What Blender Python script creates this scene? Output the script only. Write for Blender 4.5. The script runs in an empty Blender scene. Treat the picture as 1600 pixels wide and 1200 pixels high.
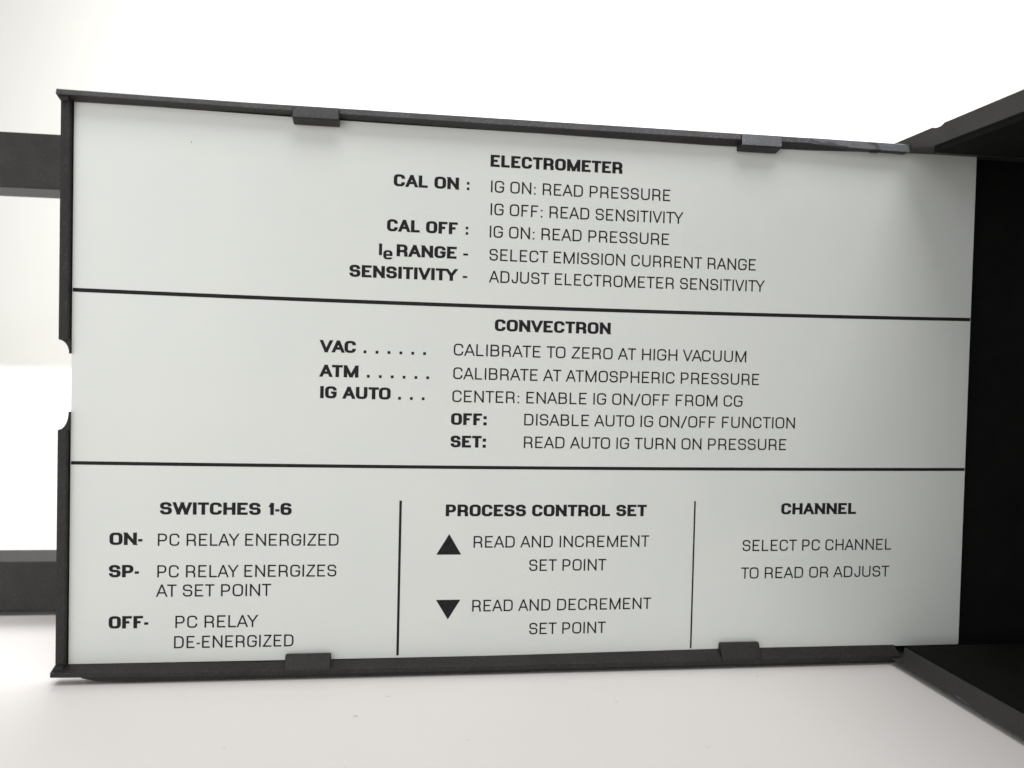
import bpy, bmesh, math, random
from mathutils import Matrix, Vector
random.seed(4)
MM = 0.001
scene = bpy.context.scene

# ------------------------------------------------------------------ camera
# panel frame in millimetres: u to the right, v up, d towards the viewer; the door's label lies in d = 0
TABLE_V = -3.7
def P(u, v, d):
    return Vector((u * MM, -d * MM, (v - TABLE_V) * MM))
cam_d = bpy.data.cameras.new("camera")
cam = bpy.data.objects.new("camera", cam_d)
scene.collection.objects.link(cam)
right = Vector((0.9900027, -0.1389932, 0.0239914))
down = Vector((0.0199305, -0.0305355, -0.999335))
fwd = Vector((0.1396333, 0.9898225, -0.02746))
R = Matrix((right, -down, -fwd)).transposed()
cam.matrix_world = Matrix.Translation(P(64.0334, 65.147, 193.242)) @ R.to_4x4()
cam_d.sensor_width = 36.0
cam_d.lens = 1389.9 / 1600 * 36
cam_d.clip_start = 0.005
cam_d.clip_end = 60
cam_d.dof.use_dof = True
cam_d.dof.focus_distance = 0.196
cam_d.dof.aperture_fstop = 20
scene.camera = cam

# ------------------------------------------------------------------ light
world = bpy.data.worlds.new("World")
scene.world = world
world.use_nodes = True
bg = world.node_tree.nodes["Background"]
bg.inputs["Color"].default_value = (1.0, 0.995, 0.975, 1)
bg.inputs["Strength"].default_value = 0.35
def area(name, loc, target, size, power, col):
    l = bpy.data.lights.new(name, 'AREA')
    l.shape = 'RECTANGLE'; l.size, l.size_y = size; l.energy = power; l.color = col
    o = bpy.data.objects.new(name, l); scene.collection.objects.link(o)
    o.location = loc
    o.rotation_euler = (Vector(target) - Vector(loc)).to_track_quat('-Z', 'Y').to_euler()
    return o
area("ceiling_softbox", (1.15, 1.74, 1.9), (1.3, 2.5, 0.0), (4.0, 2.6), 142, (1.0, 1.0, 0.995))
area("overhead_lamp", (0.12, -0.72, 1.28), (0.1, 0.0, 0.06), (0.9, 0.7), 11.5, (1.0, 0.975, 0.955))
area("side_fill_lamp", (-1.0, -2.0, 0.45), (0.1, 0.0, 0.06), (1.4, 1.2), 13.6, (0.98, 0.995, 1.0))  # soft fill lamp added to brighten the label; no window is known there
scene.view_settings.view_transform = 'Standard'
scene.view_settings.look = 'None'
scene.view_settings.exposure = 0
scene.view_settings.gamma = 1

# ------------------------------------------------------------------ materials
def mat(name):
    m = bpy.data.materials.new(name); m.use_nodes = True
    nt = m.node_tree
    return m, nt, nt.nodes["Principled BSDF"]
def noise(nt, scale, detail=4, rough=0.6, vec=None):
    n = nt.nodes.new("ShaderNodeTexNoise")
    n.inputs["Scale"].default_value = scale; n.inputs["Detail"].default_value = detail
    n.inputs["Roughness"].default_value = rough
    if vec is not None: nt.links.new(vec, n.inputs["Vector"])
    return n
def ramp(nt, fac, stops):
    r = nt.nodes.new("ShaderNodeValToRGB")
    e = r.color_ramp.elements
    while len(e) < len(stops): e.new(0.5)
    for el, (p, c) in zip(e, stops): el.position = p; el.color = (*c, 1)
    nt.links.new(fac, r.inputs["Fac"])
    return r
def coords(nt, scale=(1, 1, 1)):
    t = nt.nodes.new("ShaderNodeTexCoord"); mp = nt.nodes.new("ShaderNodeMapping")
    mp.inputs["Scale"].default_value = scale
    nt.links.new(t.outputs["Object"], mp.inputs["Vector"])
    return mp.outputs["Vector"]
def bump(nt, bsdf, height, strength, dist):
    b = nt.nodes.new("ShaderNodeBump"); b.inputs["Strength"].default_value = strength
    b.inputs["Distance"].default_value = dist
    nt.links.new(height, b.inputs["Height"]); nt.links.new(b.outputs["Normal"], bsdf.inputs["Normal"])
    return b
def plastic(name, lo, hi, rough, grain=2600, strength=0.55, spec=0.5, fleck=0.8):
    m, nt, b = mat(name)
    v = coords(nt)
    n = noise(nt, grain, 3, 0.7, v); n2 = noise(nt, 140, 5, 0.6, v)
    r = ramp(nt, n2.outputs["Fac"], [(0.3, lo), (0.75, hi)])
    speck = ramp(nt, n.outputs["Fac"], [(0.55, (0, 0, 0)), (0.78, tuple(min(1, 1.6 * c + 0.02) for c in hi))])
    mix = nt.nodes.new("ShaderNodeMix"); mix.data_type = 'RGBA'; mix.blend_type = 'ADD'
    mix.inputs["Factor"].default_value = fleck
    nt.links.new(r.outputs["Color"], mix.inputs["A"]); nt.links.new(speck.outputs["Color"], mix.inputs["B"])
    nt.links.new(mix.outputs["Result"], b.inputs["Base Color"])
    b.inputs["Roughness"].default_value = rough
    b.inputs["Specular IOR Level"].default_value = spec
    bump(nt, b, n.outputs["Fac"], strength, 0.0002)
    return m
BLACK = plastic("black_moulded_plastic", (0.012, 0.011, 0.0106), (0.022, 0.0203, 0.0198), 0.55, 2300, 0.8, 0.35)
BARS = plastic("black_satin_bar", (0.026, 0.0245, 0.0245), (0.040, 0.038, 0.038), 0.62, 1500, 0.6, 0.32, 0.35)
CASE = plastic("black_case_plastic", (0.020, 0.0193, 0.018), (0.033, 0.032, 0.030), 0.6, 3000, 0.3)
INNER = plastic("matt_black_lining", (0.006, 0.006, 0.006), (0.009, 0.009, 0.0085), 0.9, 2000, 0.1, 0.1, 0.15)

# scuffed hinge ear: curved scratches over plastic painted pale to imitate reflected light
EAR, nt, b = mat("scuffed_and_lit_plastic")
v = coords(nt)
n = noise(nt, 2400, 3, 0.7, v)
w = nt.nodes.new("ShaderNodeTexWave"); w.inputs["Scale"].default_value = 70; w.bands_direction = "DIAGONAL"
w.inputs["Distortion"].default_value = 9; w.inputs["Detail"].default_value = 3; w.inputs["Detail Scale"].default_value = 1.2
nt.links.new(coords(nt, (0.9, 1, 1.4)), w.inputs["Vector"])
r1 = ramp(nt, n.outputs["Fac"], [(0.3, (0.10, 0.105, 0.118)), (0.75, (0.19, 0.197, 0.22))])
r2 = ramp(nt, w.outputs["Fac"], [(0.80, (1, 1, 1)), (0.93, (0.35, 0.35, 0.4))])
mx = nt.nodes.new("ShaderNodeMix"); mx.data_type = 'RGBA'; mx.blend_type = 'MULTIPLY'; mx.inputs["Factor"].default_value = 0.8
nt.links.new(r1.outputs["Color"], mx.inputs["A"]); nt.links.new(r2.outputs["Color"], mx.inputs["B"])
nt.links.new(mx.outputs["Result"], b.inputs["Base Color"])
b.inputs["Roughness"].default_value = 0.42
bump(nt, b, w.outputs["Fac"], 0.5, 0.0002)
# rail and clip fronts: caught light painted in as a paler grey
LIT_AND_CHIP = plastic("lit_front_and_chip_plastic", (0.034, 0.033, 0.0355), (0.062, 0.061, 0.067), 0.45, 2400, 0.9)
# painted-in light: the grey grows paler towards the hinge end of the cover
nt = LIT_AND_CHIP.node_tree; b = nt.nodes["Principled BSDF"]
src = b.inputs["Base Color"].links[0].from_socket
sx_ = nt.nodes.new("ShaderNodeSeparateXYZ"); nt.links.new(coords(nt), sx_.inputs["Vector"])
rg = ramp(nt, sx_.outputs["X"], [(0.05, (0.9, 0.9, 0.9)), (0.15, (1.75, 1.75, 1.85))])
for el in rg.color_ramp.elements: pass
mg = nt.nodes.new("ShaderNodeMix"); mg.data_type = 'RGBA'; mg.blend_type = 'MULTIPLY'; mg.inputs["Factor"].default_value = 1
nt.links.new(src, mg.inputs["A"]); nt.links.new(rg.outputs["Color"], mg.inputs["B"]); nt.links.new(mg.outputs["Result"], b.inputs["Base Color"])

PALE = plastic("lit_pale_plastic", (0.12, 0.125, 0.135), (0.18, 0.187, 0.20), 0.45, 2400, 0.7)  # right top clip: the light it catches is painted into its front
# printed label: pale grey-green satin sheet
LABEL, nt, b = mat("satin_label_sheet")
v = coords(nt)
n = noise(nt, 45, 4, 0.5, v)
r = ramp(nt, n.outputs["Fac"], [(0.3, (0.655, 0.682, 0.658)), (0.7, (0.677, 0.700, 0.671))])
sp = noise(nt, 700, 2, 0.5, v)
rs = ramp(nt, sp.outputs["Fac"], [(0.80, (1, 1, 1)), (0.84, (0.72, 0.71, 0.68))])
mx = nt.nodes.new("ShaderNodeMix"); mx.data_type = 'RGBA'; mx.blend_type = 'MULTIPLY'; mx.inputs["Factor"].default_value = 1
nt.links.new(r.outputs["Color"], mx.inputs["A"]); nt.links.new(rs.outputs["Color"], mx.inputs["B"])
nt.links.new(mx.outputs["Result"], b.inputs["Base Color"])
rr = ramp(nt, noise(nt, 22, 5, 0.6, v).outputs["Fac"], [(0.1, (0.28, 0.28, 0.28)), (0.9, (0.33, 0.33, 0.33))])
nt.links.new(rr.outputs["Color"], b.inputs["Roughness"])
bump(nt, b, noise(nt, 1800, 3, 0.6, v).outputs["Fac"], 0.06, 0.0002)
INK, nt, b = mat("black_print_ink")
v = coords(nt)
r = ramp(nt, noise(nt, 900, 3, 0.6, v).outputs["Fac"], [(0.3, (0.010, 0.009, 0.011)), (0.8, (0.020, 0.018, 0.021))])
nt.links.new(r.outputs["Color"], b.inputs["Base Color"]); b.inputs["Roughness"].default_value = 0.7
b.inputs["Specular IOR Level"].default_value = 0.2

# white photographic sheet under and behind
SHEET, nt, b = mat("white_table_sheet")
v = coords(nt)
r = ramp(nt, noise(nt, 9, 5, 0.55, v).outputs["Fac"], [(0.3, (0.845, 0.812, 0.797)), (0.7, (0.875, 0.846, 0.834))])
sp = noise(nt, 330, 2, 0.4, v)
rs = ramp(nt, sp.outputs["Fac"], [(0.735, (1, 1, 1)), (0.79, (0.74, 0.73, 0.71))])
mx = nt.nodes.new("ShaderNodeMix"); mx.data_type = 'RGBA'; mx.blend_type = 'MULTIPLY'; mx.inputs["Factor"].default_value = 1
nt.links.new(r.outputs["Color"], mx.inputs["A"]); nt.links.new(rs.outputs["Color"], mx.inputs["B"])
nt.links.new(mx.outputs["Result"], b.inputs["Base Color"]); b.inputs["Roughness"].default_value = 0.6
WALL, nt, b = mat("cream_white_wall")
r = ramp(nt, noise(nt, 1.2, 4, 0.5, coords(nt)).outputs["Fac"], [(0.3, (0.80, 0.80, 0.765)), (0.7, (0.84, 0.84, 0.81))])
nt.links.new(r.outputs["Color"], b.inputs["Base Color"]); b.inputs["Roughness"].default_value = 0.8

# ------------------------------------------------------------------ helpers
def obj(name, bm, m, parent=None, smooth=False, mods=None):
    me = bpy.data.meshes.new(name)
    bmesh.ops.recalc_face_normals(bm, faces=bm.faces)
    bm.to_mesh(me); bm.free()
    me.materials.append(m)
    for p in me.polygons: p.use_smooth = smooth
    o = bpy.data.objects.new(name, me); scene.collection.objects.link(o)
    if parent is not None:
        o.parent = parent
        o.matrix_parent_inverse = parent.matrix_world.inverted()
    return o
def thing(name, label, cat, loc):
    o = bpy.data.objects.new(name, None); scene.collection.objects.link(o)
    o.location = loc; o["label"] = label; o["category"] = cat
    o.empty_display_size = 0.02
    bpy.context.view_layer.update()
    return o
def structure(name, bm, m):
    o = obj(name, bm, m); o["kind"] = "structure"; return o
def interp(x, xs, ys):
    if x <= xs[0]: return ys[0]
    for a, b_, c, d in zip(xs, xs[1:], ys, ys[1:]):
        if x <= b_: return c + (d - c) * (x - a) / (b_ - a)
    return ys[-1]
def sag(u, v):
    s = interp(v, [0, 42, 77, 115], [0.25, 0.42, 0.68, 1.0])
    return -s * max(0.0, 1 - ((u - 105) / 105) ** 2)
def loft(us, prof):
    """prof(u) -> closed list of (v, d); a beam running along u"""
    bm = bmesh.new(); rings = []
    for u in us:
        rings.append([bm.verts.new(P(u, v, d)) for v, d in prof(u)])
    n = len(rings[0])
    for a, c in zip(rings, rings[1:]):
        for i in range(n): bm.faces.new((a[i], a[(i + 1) % n], c[(i + 1) % n], c[i]))
    bm.faces.new(rings[0]); bm.faces.new(rings[-1])
    return bm
def chamfered(v0, v1, d0, d1, c):
    return [(v0 + c, d0), (v0, d0 + c), (v0, d1 - c), (v0 + c, d1), (v1 - c, d1), (v1, d1 - c), (v1, d0 + c), (v1 - c, d0)]
def box(u0, u1, v0, v1, d0, d1, bev=0.0, seg=2):
    bm = bmesh.new()
    vs = [bm.verts.new(P(u, v, d)) for u in (u0, u1) for v in (v0, v1) for d in (d0, d1)]
    for f in ((0, 1, 3, 2), (4, 6, 7, 5), (0, 4, 5, 1), (2, 3, 7, 6), (0, 2, 6, 4), (1, 5, 7, 3)):
        bm.faces.new([vs[i] for i in f])
    if bev:
        bmesh.ops.bevel(bm, geom=list(bm.edges), offset=bev * MM, segments=seg, profile=0.5, affect='EDGES')
    return bm
def prism_uv(pts, d0, d1, bev=0.0):
    bm = bmesh.new()
    a = [bm.verts.new(P(u, v, d0)) for u, v in pts]; c = [bm.verts.new(P(u, v, d1)) for u, v in pts]
    n = len(pts)
    bm.faces.new(a); bm.faces.new(c)
    for i in range(n): bm.faces.new((a[i], a[(i + 1) % n], c[(i + 1) % n], c[i]))
    if bev:
        bmesh.ops.bevel(bm, geom=[e for e in bm.edges], offset=bev * MM, segments=2, profile=0.5, affect='EDGES')
    return bm
def prism_dv(pts, u0, u1, bev=0.0):
    bm = bmesh.new()
    a = [bm.verts.new(P(u0, v, d)) for d, v in pts]; c = [bm.verts.new(P(u1, v, d)) for d, v in pts]
    n = len(pts)
    bm.faces.new(a); bm.faces.new(c)
    for i in range(n): bm.faces.new((a[i], a[(i + 1) % n], c[(i + 1) % n], c[i]))
    if bev:
        bmesh.ops.bevel(bm, geom=list(bm.edges), offset=bev * MM, segments=2, profile=0.5, affect='EDGES')
    return bm
def lit_front(o, m, facing=0.45):
    """second material on the faces that look out of the cover: the front of a rail, clip or arm, painted as lit"""
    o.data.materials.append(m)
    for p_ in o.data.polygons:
        if -p_.normal.y > facing: p_.material_index = 1  # paler fronts and blacker other sides put light and shade into the colour
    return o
def frange(a, b_, n): return [a + (b_ - a) * i / n for i in range(n + 1)]

# ------------------------------------------------------------------ table and backdrop
bm = bmesh.new()
bmesh.ops.create_grid(bm, x_segments=4, y_segments=4, size=1)
for q in bm.verts: q.co = Vector((q.co.x * 4.5, q.co.y * 3.2 + 0.55, 0))
structure("table", bm, SHEET)
bm = bmesh.new()
vs = [bm.verts.new(c) for c in ((-4.5, 3.75, -0.6), (4.5, 3.75, -0.6), (4.5, 3.75, 3.6), (-4.5, 3.75, 3.6),
                                (-4.5, 3.87, -0.6), (4.5, 3.87, -0.6), (4.5, 3.87, 3.6), (-4.5, 3.87, 3.6))]
for f in ((0, 1, 2, 3), (4, 5, 6, 7), (0, 1, 5, 4), (3, 2, 6, 7), (0, 3, 7, 4), (1, 2, 6, 5)): bm.faces.new([vs[i] for i in f])
structure("wall", bm, WALL)

# ------------------------------------------------------------------ the door with its printed label
door = thing("hinged_cover", "open black plastic cover with a pale printed instruction label filling its inner face", "cover", P(100, TABLE_V, 1))
U1 = 200.3
TOP_X = [-2.5, 17, 36, 90, 136, 158, 176, 200]
def rail_top(u): return interp(u, TOP_X, [117.1, 116.87, 116.72, 116.66, 116.61, 116.58, 116.46, 116.3])
def rail_mid(u): return interp(u, TOP_X, [115.95, 115.75, 115.5, 115.2, 115.15, 115.3, 115.3, 115.45])
def rail_low(u): return interp(u, [-2.5, 17, 36, 90, 136, 159, 175, 181], [115.4, 115.36, 115.33, 114.72, 114.28, 114.5, 115.0, 115.15])
def brail_in(u): return interp(u, [-2.5, 0, 48, 90, 141, 200], [-0.05, -0.10, -0.42, -0.28, 0.12, 0.12])
def brail_bot(u): return interp(u, [-2.5, 20, 48, 90, 128, 200], [-1.75, -2.15, -2.33, -2.40, -2.42, -2.45])
def top_prof(u):
    lo, mid, hi = rail_low(u), rail_mid(u), rail_top(u)
    return [(lo + .1, -2.4), (lo, -2.3), (lo, 0.75), (mid, 3.05), (mid + .12, 3.2), (hi - .16, 2.95), (hi, 2.75), (hi, -2.3), (hi - .1, -2.4)]
us = frange(-2.45, 181.2, 60)
lit_front(obj("top_rail", loft(us, top_prof), BLACK, door), LIT_AND_CHIP)
us = frange(-2.45, 183.5, 60)
def bot_prof(u):
    hi, lo = brail_in(u), brail_bot(u)
    return [(hi - .05, -2.4), (hi, -2.3), (hi, 0.35), (lo + 1.05, 3.1), (lo + .93, 3.2), (lo + .1, 3.2), (lo, 3.1), (lo, -2.3), (lo + .1, -2.4)]
obj("bottom_rail", loft(us, bot_prof), BLACK, door)
obj("gap_shade_lip", loft([3.2, 6.0] + frange(12, 183.4, 30), lambda u: chamfered(interp(u, [3.2, 6, 12], [-2.35, -3.0, -3.3]), -1.9, -2.35, 2.2, 0.1)), BLACK, door)  # dark lip added to deepen the shade in the gap under the rail
# scuffed hinge ear at the right end of the top rail
def ear_prof(u):
    lo = interp(u, [157.6, 163, 172, 182], [115.2, 114.95, 114.7, 114.6])
    hi = rail_top(u) + 0.05
    return [(lo, 0.9), (lo, 3.2), (lo + .1, 3.3), (hi - .15, 3.05), (hi, 2.8), (hi, 0.9)]
ear = lit_front(obj("hinge_ear", loft(frange(157.6, 181.15, 14), ear_prof), BLACK, door), EAR)
ear["label"] = "scuffed hinge ear with curved scratches and a painted pale reflection"
obj("moulding_nub", box(172.6, 174.6, 114.45, 115.0, 1.0, 2.6, 0.2), BLACK, door)
# left posts, above and below the finger notch
for v0, v1 in ((66.98, 115.5), (-0.35, 48.6)):
    obj("side_post", box(-2.05, -0.28, v0, v1, -2.4, 1.6, 0.12), BLACK, door)
# corner gussets under the rail ends
obj("corner_gusset", prism_uv([(-2.40, 116.1), (-0.3, 116.1), (-0.3, 115.0), (-1.6, 115.0)], -2.3, 2.6, 0.05), BLACK, door)
obj("corner_gusset", prism_uv([(-2.40, -0.7), (-0.3, -0.7), (-0.3, 0.3), (-1.6, 0.3)], -2.3, 2.6, 0.05), BLACK, door)
# backing sheet with the rounded notch
def notch():
    pts = []
    for i in range(9):
        a = math.pi / 2 * i / 8
        pts.append((-2.02 + 1.92 * math.sin(a), 64.2 + 2.75 * math.cos(a)))
    for i in range(9):
        a = math.pi / 2 * i / 8
        pts.append((-2.02 + 1.92 * math.cos(a), 52.3 - 3.65 * math.sin(a)))
    return pts
pl = [(-2.02, 115.3)] + notch() + [(-2.02, -0.2), (U1, -0.2), (U1, 114.8)]
bm = bmesh.new()
a = [bm.verts.new(P(u, v, -2.3)) for u, v in pl]; c = [bm.verts.new(P(u, v, -0.55)) for u, v in pl]
bm.faces.new(a); bm.faces.new(c)
for i in range(len(pl)): bm.faces.new((a[i], a[(i + 1) % len(pl)], c[(i + 1) % len(pl)], c[i]))
obj("backing_sheet", bm, BLACK, door)
N = notch()
obj("notch_fillet", prism_uv([(-2.0, 67.1), (-0.1, 67.1)] + N[:9][::-1][:-1], -0.5, 1.2), BLACK, door)
obj("notch_fillet", prism_uv(N[9:] + [(-2.0, 48.5), (-0.1, 48.5)], -0.5, 1.2), BLACK, door)
# clips that hold the label
def clip(u0, u1, top):
    if top:
        t = rail_top((u0 + u1) / 2)
        lo = 113.97 if u0 < 100 else 113.8
        bm = prism_dv([(0.5, t - 0.5), (0.5, lo - 0.75), (3.7, lo - .08), (3.85, lo + 0.15), (3.55, t - 0.3), (3.3, t - 0.14), (1, t - 0.14)], u0, u1)
    else:
        h_ = 1.38 if u0 < 100 else 1.85
        bm = prism_dv([(0.5, -0.9), (0.5, h_), (1.5, h_), (3.35, -1.15), (3.35, -1.9), (0.5, -1.9)], u0, u1)
    bmesh.ops.bevel(bm, geom=list(bm.edges), offset=0.26 * MM, segments=2, profile=0.5, affect='EDGES')
    return bm
lit_front(obj("clip_tab", clip(43.66, 53.2, True), BLACK, door), LIT_AND_CHIP)
lit_front(obj("clip_tab", clip(140.9, 150.3, True), BLACK, door), PALE)
obj("clip_tab", clip(43.9, 53.45, False), BLACK, door)
obj("clip_tab", clip(140.2, 149.6, False), BLACK, door)

# label sheet
bm = bmesh.new()
NU, NV = 60, 30
def warp_d(u, v): return 0.0
def lab(u, v, d): return P(u, v + sag(u, v), d + warp_d(u, v))
g = [[bm.verts.new(lab(200.2 * i / NU, -0.05 + 115.7 * j / NV, 0)) for j in range(NV + 1)] for i in range(NU + 1)]
h = [[bm.verts.new(lab(200.2 * i / NU, -0.05 + 115.7 * j / NV, -0.4)) for j in range(NV + 1)] for i in range(NU + 1)]
for i in range(NU):
    for j in range(NV):
        bm.faces.new((g[i][j], g[i + 1][j], g[i + 1][j + 1], g[i][j + 1]))
        bm.faces.new((h[i][j], h[i][j + 1], h[i + 1][j + 1], h[i + 1][j]))
for i in range(NU):
    bm.faces.new((g[i][0], h[i][0], h[i + 1][0], g[i + 1][0])); bm.faces.new((g[i][NV], g[i + 1][NV], h[i + 1][NV], h[i][NV]))
for j in range(NV):
    bm.faces.new((g[0][j], g[0][j + 1], h[0][j + 1], h[0][j])); bm.faces.new((g[NU][j], h[NU][j], h[NU][j + 1], g[NU][j + 1]))
label = obj("label_plate", bm, LABEL, door, smooth=False)

# ------------------------------------------------------------------ lettering: a square-round stroke face drawn from centre lines
# path: list of (x, y, corner radius), x and y 0..1 between the stroke centres; C = cut flat at cap and base line
def O_(y1=1.0): return ([(0, 0, .27), (0, y1, .27), (1, y1, .27), (1, 0, .27)], True)
G = {
 'A': (.76, .90, .02, [([(-.02, 0, 0), (.47, 1, 0)], 'C'), ([(1.02, 0, 0), (.53, 1, 0)], 'C'), ([(.19, .30, 0), (.81, .30, 0)], False)]),
 'B': (.68, .84, .10, [([(0, 0, 0), (0, 1, 0), (.95, 1, .22), (.95, .53, .18), (0, .53, 0)], False), ([(.3, .53, 0), (1, .53, .2), (1, 0, .24), (0, 0, 0)], False)]),
 'C': (.72, .84, .07, [([(1, .68, 0), (1, 1, .27), (0, 1, .27), (0, 0, .27), (1, 0, .27), (1, .32, 0)], False)]),
 'D': (.73, .86, .10, [([(0, 0, 0), (0, 1, 0), (1, 1, .30), (1, 0, .30)], True)]),
 'E': (.60, .74, .10, [([(1, 1, 0), (0, 1, 0), (0, 0, 0), (1, 0, 0)], False), ([(0, .51, 0), (.93, .51, 0)], False)]),
 'F': (.57, .70, .10, [([(1, 1, 0), (0, 1, 0), (0, 0, 0)], False), ([(0, .49, 0), (.92, .49, 0)], False)]),
 'G': (.74, .86, .07, [([(1, .70, 0), (1, 1, .27), (0, 1, .27), (0, 0, .27), (1, 0, .27), (1, .47, 0), (.52, .47, 0)], False)]),
 'H': (.72, .86, .10, [([(0, 0, 0), (0, 1, 0)], False), ([(1, 0, 0), (1, 1, 0)], False), ([(0, .51, 0), (1, .51, 0)], False)]),
 'I': (.0, .0, .10, [([(0, 0, 0), (0, 1, 0)], False)]),
 'J': (.52, .70, .06, [([(1, 1, 0), (1, 0, .27), (0, 0, .27), (0, .30, 0)], False)]),
 'L': (.56, .68, .10, [([(0, 1, 0), (0, 0, 0), (1, 0, 0)], False)]),
 'M': (.90, 1.08, .10, [([(0, 0, 0), (0, 1, 0)], False), ([(1, 0, 0), (1, 1, 0)], False), ([(.02, 1, 0), (.48, 0, 0)], 'C'), ([(.98, 1, 0), (.52, 0, 0)], 'C')]),
 'N': (.74, .88, .10, [([(0, 0, 0), (0, 1, 0)], False), ([(1, 0, 0), (1, 1, 0)], False), ([(.02, 1, 0), (.98, 0, 0)], 'C')]),
 'O': (.75, .88, .07, [O_()]),
 'P': (.66, .80, .10, [([(0, 0, 0), (0, 1, 0), (1, 1, .26), (1, .41, .26), (0, .41, 0)], False)]),
 'R': (.69, .84, .10, [([(0, 0, 0), (0, 1, 0), (.97, 1, .26), (.97, .43, .24), (0, .43, 0)], False), ([(.55, .43, 0), (.96, .40, .16), (1, 0, 0)], False)]),
 'S': (.68, .82, .07, [([(.97, .70, 0), (.97, 1, .27), (0, 1, .27), (0, .52, .22), (1, .52, .22), (1, 0, .27), (0, 0, .27), (0, .30, 0)], False)]),
 'T': (.66, .78, .03, [([(0, 1, 0), (1, 1, 0)], False), ([(.5, 1, 0), (.5, 0, 0)], False)]),
 'U': (.72, .86, .10, [([(0, 1, 0), (0, 0, .27), (1, 0, .27), (1, 1, 0)], False)]),
 'V': (.74, .90, .02, [([(-.02, 1, 0), (.48, 0, 0)], 'C'), ([(1.02, 1, 0), (.52, 0, 0)], 'C')]),
 'W': (1.12, 1.32, .02, [([(0, 1, 0), (.25, 0, 0)], 'C'), ([(.5, 1, 0), (.25, 0, 0)], 'C'), ([(.5, 1, 0), (.75, 0, 0)], 'C'), ([(1, 1, 0), (.75, 0, 0)], 'C')]),
 'Y': (.72, .88, .02, [([(-.02, 1, 0), (.5, .42, 0)], 'C'), ([(1.02, 1, 0), (.5, .42, 0)], 'C'), ([(.5, .47, 0), (.5, 0, 0)], False)]),
 'Z': (.66, .78, .06, [([(0.04, 1, 0), (1, 1, 0)], False), ([(1, .98, 0), (0, .02, 0)], 'C'), ([(0, 0, 0), (1, 0, 0)], False)]),
 '1': (.30, .42, .12, [([(1, 0, 0), (1, 1, 0)], False), ([(0, .66, 0), (1.0, 1.02, 0)], 'C')]),
 '6': (.66, .80, .07, [([(.95, .76, 0), (.95, 1, .24), (0, 1, .26), (0, 0, .26), (1, 0, .26), (1, .56, .22), (.05, .56, 0)], False)]),
 'e': (.50, .62, .07, [([(.05, .37, 0), (1, .37, 0), (1, .78, .24), (0, .78, .26), (0, 0, .26), (1, 0, .22), (1, .12, 0)], False)]),
 '/': (.52, .62, .02, [([(0, -.14, 0), (1, 1.06, 0)], False)]),
 ':': (.0, .0, .12, [([(0, .0, 0), (0, .10, 0)], 'D'), ([(0, .52, 0), (0, .62, 0)], 'D')]),
 '.': (.0, .0, .12, [([(0, 0, 0), (0, .1, 0)], 'D')]),
 '-': (.26, .30, .05, [([(0, .35, 0), (1, .35, 0)], False)]),
}
def clip_band(poly, lo, hi):
    for sgn, lim in ((1, lo), (-1, -hi)):
        out = []
        for i in range(len(poly)):
            a, b_ = poly[i], poly[(i + 1) % len(poly)]
            fa, fb = sgn * a[1] - lim, sgn * b_[1] - lim
            if fa >= 0: out.append(a)
            if (fa >= 0) != (fb >= 0):
                t = fa / (fa - fb); out.append((a[0] + (b_[0] - a[0]) * t, a[1] + (b_[1] - a[1]) * t))
        poly = out
        if len(poly) < 3: return []
    return poly
def round_path(pts, closed):
    out = []; n = len(pts)
    for i, (x, y, r) in enumerate(pts):
        if r <= 0 or (not closed and i in (0, n - 1)): out.append((x, y)); continue
        px, py, pr = pts[i - 1]; nx, ny, nr = pts[(i + 1) % n]
        la = math.hypot(px - x, py - y); lb = math.hypot(nx - x, ny - y)
        ra = min(r, la * (0.5 if pr > 0 else 1.0)); rb = min(r, lb * (0.5 if nr > 0 else 1.0))
        A = (x + (px - x) / la * ra, y + (py - y) / la * ra); B = (x + (nx - x) / lb * rb, y + (ny - y) / lb * rb)
        k = 0.69
        c1 = (A[0] + (x - A[0]) * k, A[1] + (y - A[1]) * k); c2 = (B[0] + (x - B[0]) * k, B[1] + (y - B[1]) * k)
        for s in range(7):
            t = s / 6; q = 1 - t
            out.append(tuple(q ** 3 * A[j] + 3 * q * q * t * c1[j] + 3 * q * t * t * c2[j] + t ** 3 * B[j] for j in (0, 1)))
    res = [out[0]]
    for p_ in out[1:]:
        if math.hypot(p_[0] - res[-1][0], p_[1] - res[-1][1]) > 1e-5: res.append(p_)
    return res
def ribbon(pts, closed, hx, hy):
    n = len(pts); seg = []
    m = n if closed else n - 1
    for i in range(m):
        (x0, y0), (x1, y1) = pts[i], pts[(i + 1) % n]
        L = math.hypot(x1 - x0, y1 - y0); nx, ny = -(y1 - y0) / L, (x1 - x0) / L
        w = math.sqrt((hx * nx) ** 2 + (hy * ny) ** 2)
        seg.append((nx, ny, w))
    def joint(i):
        if not closed and i == 0: s = seg[0]; return (s[0] * s[2], s[1] * s[2])
        if not closed and i == n - 1: s = seg[-1]; return (s[0] * s[2], s[1] * s[2])
        a, b_ = seg[i - 1], seg[i % m]
        det = a[0] * b_[1] - a[1] * b_[0]
        if abs(det) < 1e-3: return (b_[0] * b_[2], b_[1] * b_[2])
        # the point whose offsets from both segments are their own half widths
        return ((a[2] * b_[1] - b_[2] * a[1]) / det, (a[0] * b_[2] - b_[0] * a[2]) / det)
    J = [joint(i) for i in range(n)]
    quads = []
    for i in range(m):
        k = (i + 1) % n
        a, b_ = pts[i], pts[k]
        quads.append([(a[0] + J[i][0], a[1] + J[i][1]), (b_[0] + J[k][0], b_[1] + J[k][1]),
                      (b_[0] - J[k][0], b_[1] - J[k][1]), (a[0] - J[i][0], a[1] - J[i][1])])
    return quads
STY = {'L': (0, .134, .118, .34), 'B': (1, .292, .200, .40), 'S': (1, .26, .165, .40)}
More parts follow.
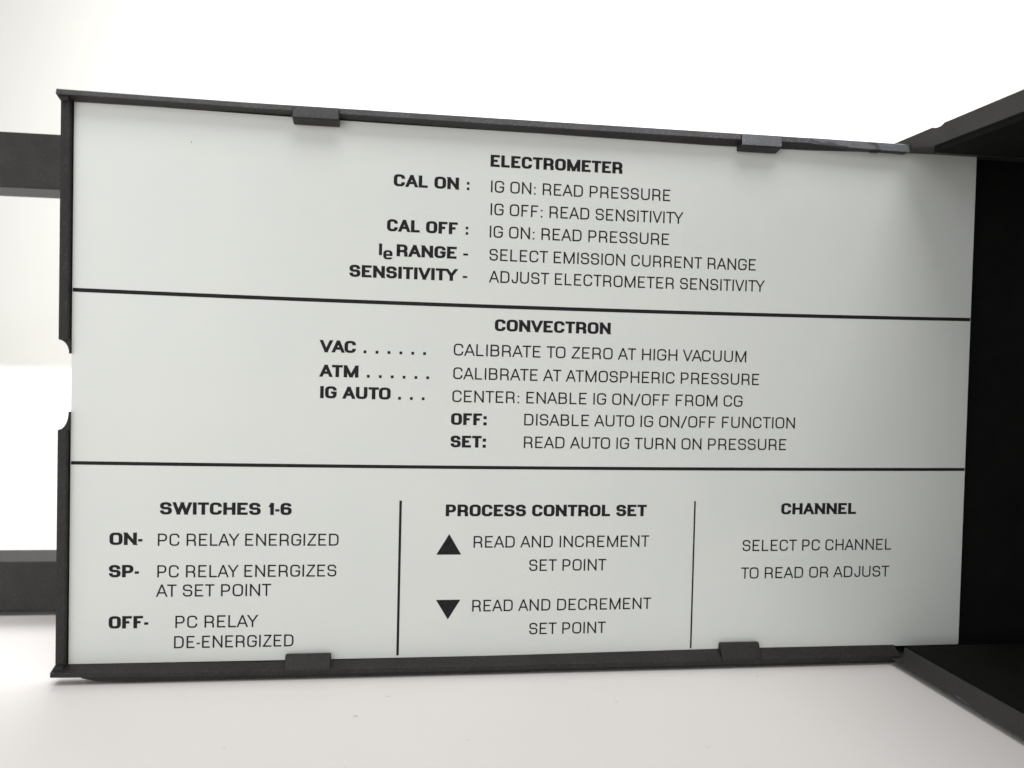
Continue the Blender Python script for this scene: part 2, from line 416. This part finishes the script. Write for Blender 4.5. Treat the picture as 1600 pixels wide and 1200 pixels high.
def glyph(ch, style, comp=1.0):
    """polygons in cap-height units with x from 0, and the ink width"""
    k, tx, ty, _ = STY[style]; tx *= comp
    g_ = G[ch]; w = g_[k] if g_[k] > 0 else tx
    hx, hy = tx / 2, ty / 2
    if ch in ':.': pass
    polys = []
    for st in g_[3]:
        path, mode = st
        def X(x): return hx + x * max(w - tx, 0)
        def Y(y): return hy + y * (1 - ty)
        if mode == 'D':
            s = tx * (1.05 if k == 0 else .95); y0 = path[0][1]
            polys.append(([(0, y0), (s, y0), (s, y0 + s * .95), (0, y0 + s * .95)])); continue
        pts = [(X(x), Y(y), r * (1.0 if k == 0 else .92)) for x, y, r in path]
        if mode == 'C':
            (x0, y0, _), (x1, y1, _) = pts
            sx = tx * (0.92 if k == 0 else .86)
            # steep diagonals: keep the horizontal width of the stroke
            y0c, y1c = (path[0][1], path[1][1])
            Xa, Ya, Xb, Yb = x0, y0, x1, y1
            e = .6
            dx, dy = Xb - Xa, Yb - Ya
            q = [(Xa - dx * e, Ya - dy * e, 0), (Xb + dx * e, Yb + dy * e, 0)]
            if ch == 'Y': q[1] = (Xb, Yb, 0)
            if ch == '1': q[0] = (Xa, Ya, 0); q[1] = (Xb, Yb, 0)
            if ch == 'Z': q = pts
            for qd in ribbon([(a[0], a[1]) for a in q], False, hx * .93, hy):
                c_ = clip_band(qd, 0, 1)
                if c_: polys.append(c_)
        else:
            closed = mode is True
            pts2 = list(pts)
            if not closed:
                # straight ends run to the cap and base line, not to the stroke centre
                for end, nb in ((0, 1), (-1, -2)):
                    x, y, r = pts2[end]; x2, y2, _ = pts2[nb]
                    py = path[end][1]
                    if abs(x - x2) < 0.08 and py in (0, 1) and ch not in 'e6':
                        pts2[end] = (x, 0 if py == 0 else 1, r)
                    if abs(y - y2) < 1e-6 and path[end][0] in (0, 1) and ch in 'EFLTZ-':
                        pts2[end] = (0 if path[end][0] == 0 else w, y, r)
            for qd in ribbon(round_path(pts2, closed), closed, hx, hy): polys.append(qd)
    return polys, w
def text_polys(s, style, comp=1.0):
    k, tx, ty, space = STY[style]
    x = 0; out = []; prev = None
    for ch in s:
        if ch == ' ': x += space; prev = None; continue
        po, w = glyph(ch, style, comp)
        sb = G[ch][2] * (1.0 if style == 'L' else .55)
        if prev is not None: x += sb
        elif out: x += sb
        if prev and prev + ch in ('LA', 'AT', 'TA', 'AY', 'AV', 'VA', 'LT', 'TY', 'LY', 'AC', 'TO', 'FA'): x -= .05
        z = len(out)
        out += [[(px + x, py) for px, py in q] for q in po]
        x_end = x + w
        x = x_end + sb
        prev = ch
    return out, x_end
def lettering(name, s, style, u0, v0, u1, v1, cap=2.60):
    comp = 1.0
    for _ in range(3):                      # stroke weight stays the same in millimetres whatever the width of the line
        po, W = text_polys(s, style, comp); sx = (u1 - u0) / W; comp = min(2.2, cap / sx)
    bm = bmesh.new()
    for i, q in enumerate(po):
        d = 0.025 + 0.004 * (i % 5)
        vs = []
        for x, y in q:
            u = u0 + x * sx; v = v0 + (v1 - v0) * x / W + y * cap
            vs.append(bm.verts.new(lab(u, v, d)))
        try: bm.faces.new(vs)
        except ValueError: pass
    for f in bm.faces:
        if f.normal.y > 0: f.normal_flip()
    me = bpy.data.meshes.new(name); bm.normal_update()
    bm.to_mesh(me); bm.free(); me.materials.append(INK)
    o = bpy.data.objects.new(name, me); scene.collection.objects.link(o)
    o.parent = label; o.matrix_parent_inverse = label.matrix_world.inverted()
    return o
TEXT = [
    ('B','ELECTROMETER',85.42,107.84,114.88,107.75),
    ('B','CAL ON',64.69,102.32,78.68,102.49),
    ('B','CAL OFF',63.45,92.61,78.62,92.76),
    ('B','RANGE',65.60,87.35,78.50,87.40),
    ('B','SENSITIVITY',55.72,82.51,78.70,82.59),
    ('L','IG ON: READ PRESSURE',85.65,102.28,126.00,102.15),
    ('L','IG OFF: READ SENSITIVITY',85.67,97.28,129.04,97.25),
    ('L','IG ON: READ PRESSURE',85.60,92.39,125.99,92.33),
    ('L','SELECT EMISSION CURRENT RANGE',85.65,87.35,146.56,87.30),
    ('L','ADJUST ELECTROMETER SENSITIVITY',85.73,82.49,148.75,82.57),
    ('B','CONVECTRON',87.20,71.87,113.17,71.97),
    ('B','VAC',49.88,66.14,57.40,66.26),
    ('B','ATM',49.91,60.86,58.04,61.01),
    ('B','IG AUTO',50.06,56.27,64.96,56.40),
    ('L','CALIBRATE TO ZERO AT HIGH VACUUM',78.34,66.24,145.00,66.36),
    ('L','CALIBRATE AT ATMOSPHERIC PRESSURE',78.34,61.09,148.23,61.17),
    ('L','CENTER: ENABLE IG ON/OFF FROM CG',78.25,56.00,144.44,56.19),
    ('B','OFF:',78.08,51.08,85.93,51.10),
    ('L','DISABLE AUTO IG ON/OFF FUNCTION',94.19,51.16,157.23,51.25),
    ('B','SET:',78.09,46.13,85.87,46.15),
    ('L','READ AUTO IG TURN ON PRESSURE',94.24,46.10,155.25,46.24),
    ('B','SWITCHES 1-6',17.72,31.21,44.58,31.14),
    ('B','ON-',7.79,24.77,14.33,24.75),
    ('L','PC RELAY ENERGIZED',17.38,24.63,54.52,24.52),
    ('B','SP-',7.74,18.00,13.70,17.97),
    ('L','PC RELAY ENERGIZES',17.35,18.02,54.17,17.79),
    ('L','AT SET POINT',17.22,13.89,40.57,13.76),
    ('B','OFF-',7.82,7.25,15.69,7.24),
    ('L','PC RELAY',21.11,7.25,37.88,7.12),
    ('L','DE-ENERGIZED',20.90,2.95,45.43,2.81),
    ('B','PROCESS CONTROL SET',77.37,30.95,122.63,31.01),
    ('L','READ AND INCREMENT',83.62,23.95,123.38,24.09),
    ('L','SET POINT',96.10,18.78,113.59,18.72),
    ('L','READ AND DECREMENT',83.63,9.66,124.24,10.02),
    ('L','SET POINT',96.46,4.52,113.85,4.54),
    ('B','CHANNEL',154.56,31.34,172.97,31.26),
    ('L','SELECT PC CHANNEL',145.52,22.96,182.12,22.69),
    ('L','TO READ OR ADJUST',145.34,16.62,181.81,16.30),
]
for w, s, u0, v0, u1, v1 in TEXT:
    if w == 'B' and s.endswith(':'):
        pass
    lettering("heading_text" if w == 'B' else "body_text", s, w, u0, (v0 + v1) / 2, u1, (v0 + v1) / 2)
lettering("heading_text", 'I', 'B', 61.86, 87.43, 62.52, 87.43, 2.52)
lettering("heading_text", 'e', 'S', 62.78, 86.60, 64.75, 86.60, 2.45)
def flat(name, polys):
    bm = bmesh.new()
    for q in polys: bm.faces.new([bm.verts.new(lab(u, v, 0.03)) for u, v in q])
    o = obj(name, bm, INK, label); return o
def sq(u, v, s=.60): return [(u - s / 2, v - s / 2), (u + s / 2, v - s / 2), (u + s / 2, v + s / 2), (u - s / 2, v + s / 2)]
flat("leader_dots", [sq(61.86 + 2.542 * i - 2.53, 66.53) for i in range(6)])
flat("leader_dots", [sq(60.13 + 2.54 * i, 61.28) for i in range(6)])
flat("leader_dots", [sq(66.87 + 2.54 * i, 56.68) for i in range(3)])
flat("colon_mark", [sq(80.67, 103.89, .56), sq(80.67, 102.71, .56)])
flat("colon_mark", [sq(80.63, 94.18, .56), sq(80.63, 93.01, .56)])
flat("dash_mark", [[(79.94, 88.18), (80.98, 88.18), (80.98, 88.62), (79.94, 88.62)]])
flat("dash_mark", [[(79.94, 83.28), (80.92, 83.28), (80.92, 83.72), (79.94, 83.72)]])
flat("triangle_mark", [[(78.25, 27.07), (75.52, 22.53), (80.95, 22.53)]])
flat("triangle_mark", [[(75.66, 12.54), (81.0, 12.54), (78.33, 8.18)]])
flat("dust_speck", [[(23.0 + .11 * math.cos(i), 108.97 + .13 * math.sin(i)) for i in (0, 1.1, 2.0, 3.2, 4.4, 5.3)]])
def hline(v, t):
    return [[(a, v - t / 2), (b_, v - t / 2), (b_, v + t / 2), (a, v + t / 2)] for a, b_ in zip(frange(0.1, 200.1, 40), frange(0.1, 200.1, 40)[1:])]
flat("divider_line", hline(77.28, 0.80)); flat("divider_line", hline(41.76, 0.72))
flat("divider_line", [[(67.30, 0.45), (67.84, 0.45), (67.84, 34.4), (67.30, 34.4)]])
flat("divider_line", [[(133.68, 0.6), (134.06, 0.6), (134.06, 34.4), (133.68, 34.4)]])

# ------------------------------------------------------------------ the instrument case at the right
case = thing("instrument_case", "open black instrument case at the right whose dark opening faces the printed door", "instrument case", P(250, TABLE_V, 90))
X0, CT, CB, IT, IB = 181.3, 118.2, -2.42, 113.95, 2.1
D0, D1, XB = -9.0, 186.0, 270.0
# top rail in (d, v) so the little notch in its upper edge and the relief over the hinge are cut in
obj("case_top", prism_dv([(D0, CT), (11.4, CT), (11.9, CT - .62), (14.6, CT - .62), (15.6, CT), (D1, CT), (D1, IT), (11.7, IT), (6.2, 115.1), (0.6, 115.1), (0.5, 115.85), (D0, 115.85)], X0, XB, 0.12), CASE, case)
obj("case_bottom", prism_dv([(D0, CB), (D1, CB), (D1, IB), (8, IB), (7.6, -1.9), (D0, -1.9)], X0, XB, 0.12), CASE, case)
obj("case_side", box(X0, XB, -1.85, 115.8, D0, -5.0, 0.1), CASE, case)
obj("case_side", box(X0, XB, IB + .02, IT - .02, D1 - 5, D1, 0.1), CASE, case)
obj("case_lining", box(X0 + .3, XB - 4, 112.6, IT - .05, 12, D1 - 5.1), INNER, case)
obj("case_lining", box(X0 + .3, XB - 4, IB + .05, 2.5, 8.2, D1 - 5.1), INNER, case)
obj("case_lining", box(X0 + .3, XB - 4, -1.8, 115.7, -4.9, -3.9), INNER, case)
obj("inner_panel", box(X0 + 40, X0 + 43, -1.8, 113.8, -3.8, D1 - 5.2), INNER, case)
# small pale chip on the lower edge
ch = obj("edge_chip", prism_dv([(26.0, CB + .5), (30.6, CB + .28), (31.0, CB + .42), (27.5, CB + .8)], X0 - 0.03, X0 + 0.2), LIT_AND_CHIP, case)
ch["label"] = "pale chip on the lower edge"

# ------------------------------------------------------------------ the bracket behind the door
br = thing("support_bracket", "black bracket behind the door with two flat arms reaching out to the left", "bracket", P(60, TABLE_V, -55))
lit_front(obj("upper_arm", box(-150, 150, 105.5, 119.45, -62.5, -48, 0.35), BLACK, br), BARS)  # arms: blacker underside is painted shade beside the greyer front
lit_front(obj("lower_arm", box(-150, 150, -2.2, 10.45, -62.5, -48, 0.35), BLACK, br), BARS)
obj("cross_post", box(136, 150, 10.5, 105.45, -62, -48.5, 0.3), BARS, br)

for u in (200, 262):
    for d in (4, 176):
        obj("foot", box(u - 4, u + 4, TABLE_V, CB + .02, d - 4, d + 4, 0.15), INNER, case)
for u in (30, 142):
    obj("foot", box(u - 5, u + 5, TABLE_V, -2.15, -61, -50, 0.15), INNER, br)
